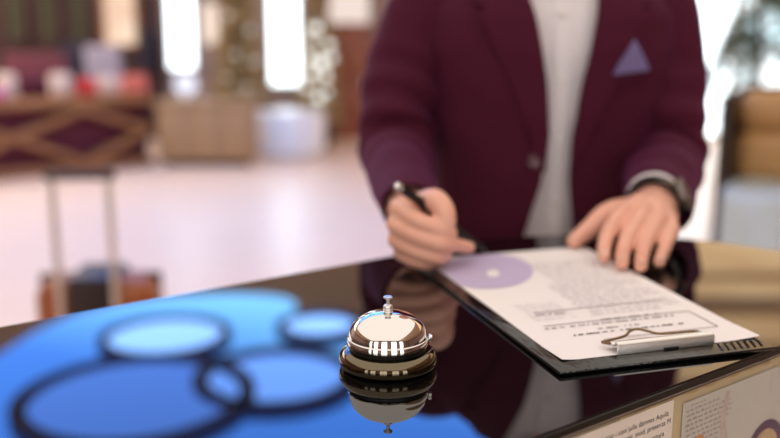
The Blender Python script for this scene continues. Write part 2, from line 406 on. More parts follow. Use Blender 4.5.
# right notice with emblem, in a clear sleeve
t0, z0 = tz(683, 404); t1 = t0 + .21
lf = B(); sheet(lf, [panel_pt(t0, z0, .0012), panel_pt(t1, z0, .0012), panel_pt(t1, z0 - .29, .0012), panel_pt(t0, z0 - .29, .0012)], 0)
leaf = tag(obj('leaflet', lf, M['paper_cool'], smooth=False), 'printed leaflet with purple ring emblem behind a clear plastic sleeve on counter front', 'leaflet')
bt = B(); random.seed(3)
def words(bm, ta, tb, z, h, off):
    x = ta
    while x < tb:
        w = random.uniform(.002, .0065); w = min(w, tb - x)
        n_ = max(1, int(w / .0013))
        for k in range(n_):
            hh = h * random.choice((.6, .6, 1.0, .65)); xa = x + k * w / n_; xb = xa + w / n_ * .72
            poly(bm, [panel_pt(xa, z, off), panel_pt(xb, z, off), panel_pt(xb, z + hh, off), panel_pt(xa, z + hh, off)])
        x += w + .0016
words(bt, t0 + .010, t0 + .030, z0 - .0045, .0016, .0014)
for k in range(9): words(bt, t0 + .004 + .001 * (k % 3), t0 + (.050, .066, .070, .068, .066, .062, .060, .052, .050)[k], z0 - .0085 - .0042 * k, .0021, .0014)
obj('printed_text', bt, M['ink'], leaf, smooth=False)
tr, zr = tz(763, 452); n = 64
bt = B(); Ro, Ri = .0300, .0215
for k in range(n):
    a, c = 2 * pi * k / n, 2 * pi * (k + 1) / n
    poly(bt, [panel_pt(tr + r * cos(g), zr + r * sin(g), .0015) for r, g in ((Ro, a), (Ro, c), (Ri, c), (Ri, a))])
obj('ring_emblem', bt, M['purple'], leaf, smooth=False)
bt = B(); poly(bt, [panel_pt(tr + Ri * cos(2 * pi * k / n), zr + Ri * sin(2 * pi * k / n), .00145) for k in range(n)])
em = obj('emblem_picture', bt, mat('sepia_print', (186, 160, 122), .6, noise=.5, scale=70), leaf, smooth=False)
bt = B()
for (dx, dz, w, h) in ((-.010, 0, .003, .010), (.009, -.002, .003, .012), (-.003, -.006, .004, .006), (.003, -.006, .003, .005)): poly(bt, [panel_pt(tr + dx - w, zr + dz - h, .0016), panel_pt(tr + dx + w, zr + dz - h, .0016), panel_pt(tr + dx + w * .6, zr + dz + h * .7, .0016), panel_pt(tr + dx - w * .6, zr + dz + h * .7, .0016)])
obj('emblem_figures', bt, mat('amber_print', (176, 118, 52), .6, noise=.4, scale=150), em, smooth=False)
bt = B(); poly(bt, [panel_pt(tr + a_, zr + c_, .00142) for a_, c_ in ((.020, .012), (.034, .030), (.04, .02), (.03, -.005))]); obj('red_flash', bt, mat('red_print', (150, 22, 40), .6), leaf, smooth=False)
bt = B(); poly(bt, [panel_pt(t0 + a_, z0 + c_, .00142) for a_, c_ in ((.014, -.05), (.022, -.032), (.030, -.034), (.026, -.05))]); obj('orange_flash', bt, mat('orange_print', (206, 138, 84), .6, noise=.3, scale=90), leaf, smooth=False)
bt = B(); poly(bt, [panel_pt(t0 + a_, z0 + c_, .00142) for a_, c_ in ((.055, -.05), (.052, -.022), (.058, -.004), (.064, -.004), (.060, -.03), (.066, -.05))]); obj('rose_flash', bt, mat('rose_print', (180, 168, 160), .6, noise=.3, scale=90), leaf, smooth=False)
# clear sleeve: wavy film
mp_ = bpy.data.materials.new('clear_film'); mp_.use_nodes = True; nt = mp_.node_tree; nt.nodes.remove(nt.nodes['Principled BSDF'])
tr_ = nt.nodes.new('ShaderNodeBsdfTransparent'); tr_.inputs[0].default_value = (.93, .94, .94, 1); gl = nt.nodes.new('ShaderNodeBsdfGlossy'); gl.inputs['Roughness'].default_value = .12
fr = nt.nodes.new('ShaderNodeLayerWeight'); mx = nt.nodes.new('ShaderNodeMixShader')
tcx = nt.nodes.new('ShaderNodeTexCoord'); wv = nt.nodes.new('ShaderNodeTexWave'); wv.inputs['Scale'].default_value = 14; wv.inputs['Distortion'].default_value = 6; wv.inputs['Detail'].default_value = 2
nt.links.new(tcx.outputs['Object'], wv.inputs['Vector']); bp = nt.nodes.new('ShaderNodeBump'); bp.inputs['Strength'].default_value = .55; bp.inputs['Distance'].default_value = .003
nt.links.new(wv.outputs['Fac'], bp.inputs['Height'])
for q in (gl,): nt.links.new(bp.outputs[0], q.inputs['Normal'])
mm1 = nt.nodes.new('ShaderNodeMath'); mm1.operation = 'POWER'; mm1.inputs[1].default_value = 3
mm2 = nt.nodes.new('ShaderNodeMath'); mm2.operation = 'MULTIPLY_ADD'; mm2.inputs[1].default_value = .4; mm2.inputs[2].default_value = .045
nt.links.new(fr.outputs['Facing'], mm1.inputs[0]); nt.links.new(mm1.outputs[0], mm2.inputs[0]); nt.links.new(mm2.outputs[0], mx.inputs[0]); nt.links.new(tr_.outputs[0], mx.inputs[1]); nt.links.new(gl.outputs[0], mx.inputs[2]); nt.links.new(mx.outputs[0], nt.nodes['Material Output'].inputs[0])
sl = B(); G = []
for i in range(31):
    G.append([])
    for j in range(21):
        a_, c_ = i / 30, j / 20
        off = .0042 + .0009 * sin(a_ * 17 + c_ * 9) * sin(c_ * 11 + 1)
        G[-1].append(sl.verts.new(panel_pt(t0 - .004 + a_ * .222, z0 + .006 - c_ * .305, off)))
for i in range(30):
    for j in range(20): sl.faces.new((G[i][j], G[i + 1][j], G[i + 1][j + 1], G[i][j + 1]))
tag(obj('plastic_sleeve', sl, mp_), 'clear wavy plastic sleeve over the leaflet with the purple ring', 'plastic sleeve')
# brittle tape along the top of the front panel
ad_ = mat('yellowed_tape', (150, 132, 92), .35, noise=.3, scale=60)
for k, (ta, tb, nm) in enumerate(((.345, .415, 'short strip of yellowed tape above the left notice on counter front'), (.50, .70, 'long strip of yellowed tape above the plastic sleeve on counter front'))):
    bt = B(); random.seed(11 + k); top = []; bot = []
    for i in range(25):
        tt = ta + (tb - ta) * i / 24; top.append(panel_pt(tt, TOP - .0125 - random.uniform(0, .0025), .0009)); bot.append(panel_pt(tt, z0 + .0095 - random.uniform(0, .001), .0009))
    for i in range(24): poly(bt, [top[i], top[i + 1], bot[i + 1], bot[i]])
    bmesh.ops.remove_doubles(bt, verts=bt.verts[:], dist=1e-5)
    thick(bt, .0003)
    tag(obj('tape_strip', bt, ad_, smooth=False), nm, 'tape')

# ------------------------------------------------------------------ service bell
bp0 = atz(388, 365.3, TOP)
t = thing('service_bell', 'chrome topped black reception call bell standing on the polished counter', 'bell', bp0)
b = B(); lathe(b, [(0, 0), (.0345, 0), (.0362, .0004), (.0382, .0018), (.0393, .0040), (.0397, .0062), (.0394, .0086), (.0384, .0110), (.0368, .0130), (.0345, .0145), (.0325, .0151), (.0310, .0152), (.0, .0152)], 96); obj('base', b, M['black_nickel'], t)
b = B(); lathe(b, [(.0, .0153), (.0306, .0153), (.0312, .0160), (.0312, .0184), (.030, .0192), (0, .0192)], 96); obj('gap_ring', b, M['black'], t)
prof = [(.0300, .0193), (.0322, .0193), (.0327, .0198), (.0327, .0240), (.0322, .0246), (.0316, .0249)]
A_, B_ = .0315, .0205
for k in range(1, 25):
    a = pi / 2 * k / 24; prof.append((A_ * cos(a) ** .93, .0249 + B_ * sin(a)))
prof[-1] = (0, .0249 + B_)
b = B(); lathe(b, prof, 128); dome = obj('dome', b, M['chrome'], t)
b = B(); box(b, (.0338, -.003, .0245), (.0030, .005, .0060), bev=.0009); obj('rim_tab', b, M['chrome'], dome)
b = B(); lathe(b, [(0, .0435), (.0037, .0435), (.0041, .0445), (.0041, .0455), (.0037, .0459), (.0040, .0463), (.0040, .0474), (.0036, .0478), (.0039, .0482), (.0039, .0497), (.0030, .0508), (.0022, .0513), (0, .0513)], 40); obj('collar', b, M['steel'], t)
b = B(); lathe(b, [(0, .0508), (.0013, .0508), (.0013, .0548), (.0030, .0560), (.0036, .0564), (.0036, .0574), (.0032, .0578), (0, .0578)], 40); obj('plunger', b, M['steel'], t)

# ------------------------------------------------------------------ clipboard, form
zb = TOP + .0012
NL, NR = atz(560, 372, zb + .003), atz(773, 345, zb + .003); ex = Matrix.Rotation(R(-1.3), 3, 'Z') @ (NR - NL).normalized(); ey = Vector((-ex.y, ex.x, 0)); W = (NR - NL).length
t = thing('clipboard', 'black vinyl clipboard with chrome clip lying on the counter under a form', 'clipboard', NL)
rz = math.atan2(ex.y, ex.x); t.rotation_euler = (0, 0, rz)
def loc(p): q = Vector(p) - NL; return Vector((q.dot(ex), q.dot(ey), q.z))
FL = loc(atz(424, 259, zb + .003)); HL = FL.y + .006
b = B(); box(b, (W / 2, HL / 2, -.0015), (W, HL, .003), bev=.0012, seg=2); obj('board', b, M['vinyl'], t)
b = B()
for k in range(7): tube(b, [(W - .010 - k * .0065, .006, .0003), (W - .004 - k * .0065, .020, .0003)], [.0009, .0009], n=8, sm=1)
obj('grip_rib', b, M['vinyl'], t)
ca, cb = loc(atz(617, 354, zb + .004)), loc(atz(715, 344, zb + .004))
cy = .5 * (ca.y + cb.y); x0, x1 = ca.x, cb.x
b = B()
# rolled metal clip body: open profile extruded along x
pr = [(0, .0004), (-.0002, .0075), (.0010, .0098), (.0035, .0108), (.0065, .0102), (.0110, .0072), (.0165, .0040), (.0168, .0030), (.0110, .0058), (.0062, .0088), (.0036, .0092), (.0020, .0084), (.0012, .0070), (.0012, .0004)]
va = [b.verts.new((x0, cy + y, z)) for y, z in pr]; vb = [b.verts.new((x1, cy + y, z)) for y, z in pr]
for i in range(len(pr)): j = (i + 1) % len(pr); b.faces.new((va[i], va[j], vb[j], vb[i]))
b.faces.new(va[::-1]); b.faces.new(vb); clip = obj('clip', b, M['steel'], t)
b = B(); tube(b, [(x0 - .001, cy + .006, .0082), (x1 + .001, cy + .006, .0082)], .0021, n=16, sm=1); obj('hinge_tube', b, M['chrome'], clip)
b = B()
wz = .0052
wire = [(x0 + .002, cy + .007, .0075), (x0 - .002, cy + .012, .0068), (x0 - .003, cy + .020, wz), (x0 + .006, cy + .0225, wz), (x0 + .022, cy + .026, wz + .001), (x0 + .030, cy + .031, wz + .003), (x0 + .038, cy + .0325, wz + .0035), (x0 + .046, cy + .029, wz + .002), (x0 + .056, cy + .025, wz), (x1 - .006, cy + .0225, wz), (x1 - .002, cy + .019, wz), (x1 - .003, cy + .010, .007)]
tube(b, wire, .0012, n=10, sm=6); obj('wire_lever', b, M['wire'], clip)
b = B(); box(b, ((x0 + x1) / 2 + .004, cy - .0004, .0016), (.014, .0008, .0016)); obj('clip_slot', b, M['black'], clip)
# the form: a sheet bending softly over the board
zp = zb + .0036
c00, c10, c11, c01 = (atz(562, 361, zp), atz(760, 335, zp + .002), atz(584, 246.5, zp), atz(424, 259, zp))
def ppt(u, v, dz=0.):
    p = (c00 * (1 - u) + c10 * u) * (1 - v) + (c01 * (1 - u) + c11 * u) * v
    p = p.copy(); p.z = zp + .0016 * max(0, (u - .8) / .2) ** 2 * max(0, 1 - v / .12) + .0016 * max(0, (.1 - u) / .1) ** 2 * max(0, 1 - v / .1) + dz
    return p
def puv(px, py):
    u = v = .5; q = atz(px, py, zp)
    for _ in range(25):
        e_ = q - ppt(u, v); du = (ppt(u + 1e-3, v) - ppt(u, v)) * 1e3; dv = (ppt(u, v + 1e-3) - ppt(u, v)) * 1e3
        det = du.x * dv.y - du.y * dv.x; u += (e_.x * dv.y - e_.y * dv.x) / det; v += (du.x * e_.y - du.y * e_.x) / det
    return u, v
b = B(); nu, nv = 24, 30
g = [[b.verts.new(ppt(i / nu, j / nv)) for j in range(nv + 1)] for i in range(nu + 1)]
for i in range(nu):
    for j in range(nv): b.faces.new((g[i][j], g[i + 1][j], g[i + 1][j + 1], g[i][j + 1]))
thick(b, .0004)
form = tag(obj('paper_form', b, M['paper'], smooth=True), 'white printed form with lilac patch clipped on the black clipboard', 'paper')
def strip(bm, a, c, hw, dz=.0007):
    """a printed stroke between two pixel-surveyed points of the sheet, in sheet units"""
    (u0, v0), (u1, v1) = a, c; n_ = max(1, int(abs(u1 - u0) * 12) + 1)
    for k in range(n_):
        ua, ub = u0 + (u1 - u0) * k / n_, u0 + (u1 - u0) * (k + 1) / n_; va_, vb_ = v0 + (v1 - v0) * k / n_, v0 + (v1 - v0) * (k + 1) / n_
        poly(bm, [ppt(ua, va_ - hw, dz), ppt(ub, vb_ - hw, dz), ppt(ub, vb_ + hw, dz), ppt(ua, va_ + hw, dz)])
def wordrow(bm, u0, u1, v, hw, dens=.8):
    x = u0
    while x < u1:
        w = min(random.uniform(.02, .07), u1 - x)
        n_ = max(1, int(w / .011))
        for k in range(n_): 
            if random.random() < .93: strip(bm, (x + k * w / n_, v), (x + (k + dens) * w / n_, v), hw * random.uniform(.6, 1.1))
        x += w + .014
random.seed(5)
bt = B(); wordrow(bt, *[puv(573, 335.5)[0], puv(684, 324)[0]], (puv(573, 335.5)[1] + puv(684, 324)[1]) / 2, .0036, .95); obj('printed_heading', bt, M['ink_dark'], form, smooth=False)
bt = B()
for (a_, c_) in (((598, 329), (640, 325)), ((542, 328), (677, 317.5)), ((536, 316), (566, 312.5)), ((600, 320), (660, 314))):
    ua, va_ = puv(*a_); ub, vb_ = puv(*c_); wordrow(bt, ua, ub, (va_ + vb_) / 2, .0045, .8)
obj('printed_text', bt, M['ink'], form, smooth=False)
ur = .90
for kind, a_, c_, w_ in (('h', (.16, .345), (.86, .345), .0022), ('h', (.12, .235), (ur, .235), .0022), ('h', (.30, .10), (ur, .10), .0015), ('v', (ur, .10), (ur, .235), .003)):
    bt = B()
    if kind == 'h': strip(bt, a_, c_, w_)
    else: poly(bt, [ppt(ur - w_, a_[1], .0007), ppt(ur + w_, a_[1], .0007), ppt(ur + w_, c_[1], .0007), ppt(ur - w_, c_[1], .0007)])
    bmesh.ops.remove_doubles(bt, verts=bt.verts[:], dist=1e-5); obj('table_rule', bt, M['ink'], form, smooth=False)
bt = B()
for k in range(22):
    v = .285 + k * .026
    if v < .58: wordrow(bt, .40 + .05 * random.random(), .93 if k % 4 else .8, v, .0062, .8)
    else: wordrow(bt, .50, .9, v, .005, .8)
    if v < .42: wordrow(bt, .12, .34, v, .004, .75)
obj('printed_small_text', bt, M['ink_pale'], form, smooth=False)
# lilac oval coloured onto the far left corner of the sheet, with a white dot
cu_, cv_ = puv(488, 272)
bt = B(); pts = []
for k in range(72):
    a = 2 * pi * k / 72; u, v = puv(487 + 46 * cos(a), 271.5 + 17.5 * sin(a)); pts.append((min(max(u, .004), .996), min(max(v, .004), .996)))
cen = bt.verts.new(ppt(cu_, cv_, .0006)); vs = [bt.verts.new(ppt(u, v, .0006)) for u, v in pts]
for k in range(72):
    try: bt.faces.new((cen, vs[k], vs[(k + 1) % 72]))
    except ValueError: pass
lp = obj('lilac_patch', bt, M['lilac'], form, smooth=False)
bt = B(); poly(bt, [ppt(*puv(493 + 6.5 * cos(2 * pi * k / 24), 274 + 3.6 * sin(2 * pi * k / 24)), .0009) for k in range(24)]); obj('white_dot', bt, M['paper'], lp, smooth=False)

# ------------------------------------------------------------------ the man
px_ = lambda x, y, Y: aty(x, y, Y)
man = thing('person', 'person in burgundy jacket and white shirt writing at the counter, seen chest to hands', 'person', (.24, 1.43, 0))
OFF = Vector((.24, 1.43, 0))
def mobj(name, bm, m, parent=None, smooth=True):
    bmesh.ops.translate(bm, vec=-OFF, verts=bm.verts[:])
    return obj(name, bm, m, parent or man, smooth)
CX, CY = .240, 1.425
# --- body: one continuous surface (trunk, head, arms, hands, legs)
bd = B()
def loft(bm, levels, n=40, p=2.3):
    rings = []
    for (z, cx, cy, a, c) in levels:
        ring = []
        for k in range(n):
            th = 2 * pi * k / n; cc, ss = cos(th), sin(th)
            ring.append(bm.verts.new((cx + a * math.copysign(abs(cc) ** (2 / p), cc), cy + c * math.copysign(abs(ss) ** (2 / p), ss), z)))
        rings.append(ring)
    for a, c in zip(rings, rings[1:]):
        for k in range(n): bm.faces.new((a[k], a[(k + 1) % n], c[(k + 1) % n], c[k]))
    bm.faces.new(rings[0][::-1]); bm.faces.new(rings[-1])
loft(bd, [(.80, CX, CY + .02, .15, .10), (.92, CX, CY + .02, .165, .11), (1.05, CX, CY + .01, .15, .10), (1.2, CX, CY, .16, .105), (1.33, CX, CY - .005, .160, .10), (1.39, CX, CY - .01, .135, .085), (1.43, CX, CY - .01, .10, .07), (1.47, CX, CY - .015, .066, .054)])
tube(bd, [(CX, CY - .01, 1.42), (CX - .003, CY - .035, 1.50), (CX - .005, CY - .055, 1.565)], [.062, .056, .055], n=20)
HC = Vector((CX - .006, CY - .085, 1.608))
tilt = Matrix.Rotation(R(22), 4, 'X')
def H(x, y, z): return HC + (tilt @ Vector((x, y, z)))
ellipsoid(bd, H(0, .012, .025), (.074, .094, .088), 3, tilt)
ellipsoid(bd, H(0, -.018, -.035), (.062, .070, .078), 3, tilt)
ellipsoid(bd, H(0, -.052, -.085), (.030, .026, .024), 3, tilt)                     # chin
tube(bd, [H(0, -.083, .012), H(0, -.098, -.018), H(0, -.098, -.030)], [.009, .012, .013], n=12)   # nose
for s in (-1, 1):
    ellipsoid(bd, H(s * .013, -.088, -.031), (.010, .010, .008), 2, tilt)
    ellipsoid(bd, H(s * .075, .012, -.012), (.009, .018, .032), 2, tilt)               # ears
    ellipsoid(bd, H(s * .030, -.066, .030), (.024, .014, .009), 2, tilt)               # brow
    ellipsoid(bd, H(s * .034, -.040, -.028), (.024, .026, .028), 2, tilt)              # cheek
ellipsoid(bd, H(0, -.078, -.060), (.024, .012, .006), 2, tilt); ellipsoid(bd, H(0, -.076, -.069), (.021, .012, .007), 2, tilt)
# arms
SR, ER, WR = Vector((.062, 1.420, 1.385)), Vector((.010, 1.335, 1.190)), Vector((.020, 1.085, 1.152))
SL, EL, WL = Vector((.410, 1.420, 1.385)), Vector((.416, 1.345, 1.178)), px_(653, 204, 1.125)
tube(bd, [(.10, 1.42, 1.40), SR, (SR + ER) / 2 + Vector((-.008, .01, 0)), ER, (ER * .55 + WR * .45), WR], [.030, .042, .038, .034, .031, .027], n=20)
tube(bd, [(.38, 1.42, 1.40), SL, (SL + EL) / 2 + Vector((.008, .01, 0)), EL, (EL * .55 + WL * .45), WL], [.030, .042, .038, .034, .031, .027], n=20)
# right hand (closed around the pen)
fz = [1.170, 1.152, 1.134, 1.118]
mcp = [Vector((.010, .996, fz[0])), Vector((.006, .991, fz[1])), Vector((.007, .992, fz[2])), Vector((.012, .997, fz[3]))]
for k in range(4): tube(bd, [WR + Vector((.002, -.006, .008 - .008 * k)), WR.lerp(mcp[k], .55) + Vector((.006, 0, 0)), mcp[k] + Vector((.006, .006, 0))], [.017, .0150, .0112], n=14)
ellipsoid(bd, (.024, 1.022, 1.146), (.013, .046, .028), 3)
pip = [Vector((.053, .961, 1.1535)), Vector((.055, .958, 1.137)), Vector((.051, .961, 1.1215)), Vector((.043, .967, 1.1135))]
dip = [Vector((.067, .974, 1.146)), Vector((.074, .981, 1.1305)), Vector((.062, .986, 1.1175)), Vector((.052, .989, 1.1150))]
tip = [Vector((.060, .995, 1.143)), Vector((.090, .998, 1.1240)), Vector((.050, 1.000, 1.118)), Vector((.042, 1.001, 1.1150))]
fr_ = [.0096, .0094, .0089, .0080]
for k in range(4): tube(bd, [mcp[k], mcp[k].lerp(pip[k], .55) + Vector((-.003, -.008, 0)), pip[k], dip[k], tip[k]], [fr_[k] * 1.18, fr_[k] * 1.05, fr_[k], fr_[k] * .88, fr_[k] * .8], n=14, sm=5)
tube(bd, [(.026, 1.052, 1.158), (.038, 1.024, 1.170), (.050, .988, 1.180), (.059, .972, 1.172), (.062, .967, 1.160)], [.016, .0145, .0138, .0128, .0110], n=16, sm=5)
# left hand (spread on the sheet)
K = [px_(622, 212, 1.066), px_(643, 213, 1.062), px_(659, 219, 1.056), px_(672, 229, 1.048)]
Q = [px_(609, 231, 1.030), px_(629, 235, 1.022), px_(647, 240, 1.018), px_(665, 246, 1.018)]
D_ = [px_(604, 247, 1.006), px_(623, 252, .998), px_(642, 256, .995), px_(661, 257, 1.000)]
T_ = [atz(604, 257, TOP + .0155), atz(622, 263.5, TOP + .015), atz(641, 266.5, TOP + .0145), atz(659, 263, TOP + .0125)]
lr = [.0088, .0092, .0088, .0078]
for k in range(4):
    tube(bd, [WL + Vector((-.010 + .008 * k, -.004, .0)), WL.lerp(K[k], .5) + Vector((0, 0, .004)), K[k] + Vector((0, .004, -.002))], [.018, .0145, .0115], n=14)
    tube(bd, [K[k], Q[k], D_[k], T_[k]], [lr[k] * 1.22, lr[k] * 1.06, lr[k] * .94, lr[k] * .82], n=14, sm=6)
ellipsoid(bd, WL.lerp(K[1], .55) + Vector((.004, .0, -.008)), (.034, .036, .013), 3)
TH = [WL + Vector((-.020, -.010, -.006)), px_(610, 213, 1.10), px_(590, 229, 1.085), px_(574, 241, 1.072)]
tube(bd, TH, [.018, .0150, .0125, .0095], n=14, sm=6)
# legs
for s in (-1, 1):
    tube(bd, [(CX + s * .085, CY + .02, .86), (CX + s * .09, CY + .01, .52), (CX + s * .10, CY + .03, .11)], [.085, .058, .042], n=20)
    tube(bd, [(CX + s * .10, CY + .04, .055), (CX + s * .105, CY - .03, .05), (CX + s * .115, CY - .13, .038)], [.04, .038, .026], n=16)
bd = remesh(bd, .0023, 2)
mobj('body', bd, M['skin'])
# fingernails on the spread hand
b = B()
for k in range(4):
    d = (T_[k] - D_[k]).normalized(); upv = Vector((0, -.35, 1)); upv = (upv - d * upv.dot(d)).normalized(); c_ = T_[k] + upv * lr[k] * .70
    Mx = Matrix((d.cross(upv), d, upv)).transposed().to_4x4(); ellipsoid(b, c_, (.0055, .0065, .0016), 2, Mx)
mobj('fingernails', b, mat('nail', (226, 178, 160), .25))
for s in (-1, 1):
    b = B(); ellipsoid(b, H(s * .031, -.0655, .013), (.012, .011, .0095), 3, tilt); ey_ = mobj('eye', b, M['eye'])
    b = B(); ellipsoid(b, H(s * .031, -.0745, .009), (.005, .003, .005), 2, tilt); mobj('iris', b, M['iris'], ey_)
b = B(); ellipsoid(b, H(0, -.0865, -.060), (.021, .006, .004), 2, tilt); ellipsoid(b, H(0, -.0845, -.069), (.018, .006, .005), 2, tilt); mobj('lips', b, M['lip'])
# hair
b = B(); q = ellipsoid(b, (0, 0, 0), (.080, .100, .094), 4)
bmesh.ops.delete(b, geom=[v for v in b.verts if v.co.z < (-.055 if v.co.y > .02 else (.052 if v.co.y < -.03 else -.01))], context='VERTS')
thick(b, .010)
bmesh.ops.transform(b, matrix=Matrix.Translation(H(0, .014, .026)) @ tilt, verts=b.verts[:]); mobj('hair', b, M['hair'])

# --- shirt
def wr(z, th, s): return s * (sin(31 * z + 3 * th) * .5 + sin(57 * z - 5 * th + 1) * .3 + sin(90 * z + 2 * th) * .2)
LV = [(.84, .178, .122), (.95, .172, .118), (1.05, .166, .114), (1.15, .168, .116), (1.25, .178, .122), (1.34, .190, .122), (1.39, .184, .112), (1.43, .150, .092), (1.47, .098, .070), (1.495, .070, .062)]
def ab(z):
    for (z0, a0, c0), (z1, a1, c1) in zip(LV, LV[1:]):
        if z <= z1: k = max(0, (z - z0) / (z1 - z0)); return a0 + (a1 - a0) * k, c0 + (c1 - c0) * k
    return LV[-1][1:]
def surf(z, th, d=0.):
    """point of the trunk: th = 90 deg is the chest, d = distance outwards"""
    a, c = ab(z); cc, ss = cos(th), sin(th); p = 2.25
    yc = CY - .02 * max(0, (z - 1.05)) / .4
    return Vector((CX + (a + d) * math.copysign(abs(cc) ** (2 / p), cc), yc - (c + d) * math.copysign(abs(ss) ** (2 / p), ss), z))
def th_at(x, z, d=0.):
    lo, hi = 0., pi
    for _ in range(40):
        m_ = (lo + hi) / 2
        if surf(z, m_, d).x > x: lo = m_
        else: hi = m_
    return (lo + hi) / 2
b = B(); rings = []
for i in range(60):
    z = .90 + i * (1.492 - .90) / 59
    rings.append([b.verts.new(surf(z, 2 * pi * k / 72, -.010 + wr(z, 2 * pi * k / 72, .0022))) for k in range(72)])
for a, c in zip(rings, rings[1:]):
    for k in range(72): b.faces.new((a[k], a[(k + 1) % 72], c[(k + 1) % 72], c[k]))
shirt = mobj('shirt', b, M['shirt'])
b = B()
for s in (-1, 1): tube(b, [(CX + s * .012, CY - .085, 1.468), (CX + s * .045, CY - .07, 1.492), (CX + s * .060, CY - .03, 1.504), (CX + s * .045, CY + .010, 1.508), (CX + s * .012, CY + .030, 1.508)], [.012, .014, .014, .014, .013], n=12, flat=.5)
mobj('collar', b, M['shirt'], shirt)
b = B()
for z0, z1 in ((.93, 1.46),):
    pr_ = [surf(z0 + (z1 - z0) * k / 24, th_at(CX + .004, z0 + (z1 - z0) * k / 24), -.0065) for k in range(25)]
    for p, q_ in zip(pr_, pr_[1:]): beam(b, p, q_, .024, .002, up=Vector((0, -1, 0)))
mobj('placket', b, M['shirt'], shirt)
for z in (1.03, 1.12, 1.21, 1.30, 1.39):
    b = B(); p = surf(z, th_at(CX + .004, z), -.004); ellipsoid(b, p, (.0052, .002, .0052), 2); mobj('shirt_button', b, mat('pearl_button', (230, 226, 222), .2), shirt)
# --- jacket
xL = [(.84, .130), (.95, .168), (1.06, .196), (1.15, .220), (1.22, .225), (1.30, .219), (1.38, .204), (1.45, .185), (1.50, .175)]
xR = [(.84, .335), (.95, .296), (1.06, .272), (1.15, .261), (1.22, .262), (1.30, .273), (1.38, .288), (1.45, .300), (1.50, .306)]
def interp(T, z):
    for (a, c), (e_, f_) in zip(T, T[1:]):
        if z <= e_: return c + (f_ - c) * max(0, (z - a) / (e_ - a))
    return T[-1][1]
b = B(); NC, NRW = 96, 70; g = []
for i in range(NRW + 1):
    z = .84 + (1.488 - .84) * i / NRW; tL, tR = th_at(interp(xL, z), z, .008), th_at(interp(xR, z), z, .008)
    row = []
    for k in range(NC + 1):
        s = k / NC; th = tL + (2 * pi + tR - tL) * s
        edge = max(0, 1 - min(s, 1 - s) * 14)
        row.append(b.verts.new(surf(z, th, .006 + .006 * edge + wr(z, th, .0028) + .004 * sin(8 * z + 2) * max(0, cos(th * 2)))))
    g.append(row)
for i in range(NRW):
    for k in range(NC): b.faces.new((g[i][k], g[i][k + 1], g[i + 1][k + 1], g[i + 1][k]))
bmesh.ops.recalc_face_normals(b, faces=b.faces[:])
thick(b, .005)
def folds(t0_, amp, freq, ph):
    def f(u, a):
        w = math.exp(-((u - t0_) / .22) ** 2)
        return amp * w * sin(freq * u + 1.6 * sin(a + ph)) * (.6 + .4 * cos(a + ph)) + .0015 * sin(23 * u + 3 * a)
    return f
def sleeve(bm, P, rad, wob):
    rings = tube(bm, P, rad, n=40, sm=14, caps=False, wob=wob)
    last = rings[-1]; c = sum((v.co for v in last), Vector()) / len(last); back = (rings[-5][0].co - last[0].co) * .9
    inn = [bm.verts.new(c + (v.co - c) * .90) for v in last]; inn2 = [bm.verts.new(c + (v.co - c) * .86 + back) for v in last]
    for k in range(40):
        j = (k + 1) % 40; bm.faces.new((last[k], last[j], inn[j], inn[k])); bm.faces.new((inn[k], inn[j], inn2[j], inn2[k]))
    bm.faces.new(rings[0][::-1])
RW = WR + (WR - ER).normalized() * .014 + Vector((.002, 0, .005)); LW = WL + (EL - WL).normalized() * .024 + Vector((.004, 0, -.008))
sleeve(b, [(.135, 1.425, 1.41), SR + Vector((.006, 0, .012)), SR.lerp(ER, .33) + Vector((-.014, .012, 0)), SR.lerp(ER, .7) + Vector((-.014, .010, 0)), ER + Vector((-.002, -.005, 0)), ER.lerp(WR, .45), RW],
       [.050, .068, .064, .058, .053, .045, .034], folds(.60, .0105, 58, 1.0))
sleeve(b, [(.345, 1.425, 1.41), SL + Vector((-.006, 0, .012)), SL.lerp(EL, .33) + Vector((.012, .012, 0)), SL.lerp(EL, .7) + Vector((.012, .010, 0)), EL + Vector((.004, -.005, 0)), EL.lerp(LW, .5), LW],
       [.050, .066, .060, .055, .052, .050, .045], folds(.62, .0095, 54, 2.2))
jk = mobj('jacket', b, M['jacket'])
# lapels
for side, T, sg in (('L', xL, -1), ('R', xR, 1)):
    b = B(); rows = []
    for i in range(29):
        z = 1.165 + (1.478 - 1.165) * i / 28; x0_ = interp(T, z); wid = .082 * ((z - 1.165) / .25) ** .8 if z < 1.415 else max(.03, .082 - (z - 1.415) * .75)
        if 1.395 < z < 1.410: wid *= .80
        row = []
        for k in range(7):
            xx = x0_ + sg * wid * k / 6 - sg * .0015; row.append(b.verts.new(surf(z, th_at(xx, z, .012), .0185 - .0025 * k / 6 + wr(z, .5, .001))))
        rows.append(row)
    for a, c in zip(rows, rows[1:]):
        for k in range(6): b.faces.new((a[k], a[k + 1], c[k + 1], c[k]))
    bmesh.ops.recalc_face_normals(b, faces=b.faces[:]); thick(b, .003); mobj('lapel', b, M['jacket'], jk)
def on_chest(px, py, d):
    """point of the jacket's front seen along one sight line"""
    best = None
    for k in range(400):
        Y = 1.15 + k * .001; p = aty(px, py, Y); s = surf(p.z, th_at(p.x, p.z, d), d)
        if s.y <= p.y: return p
    return p
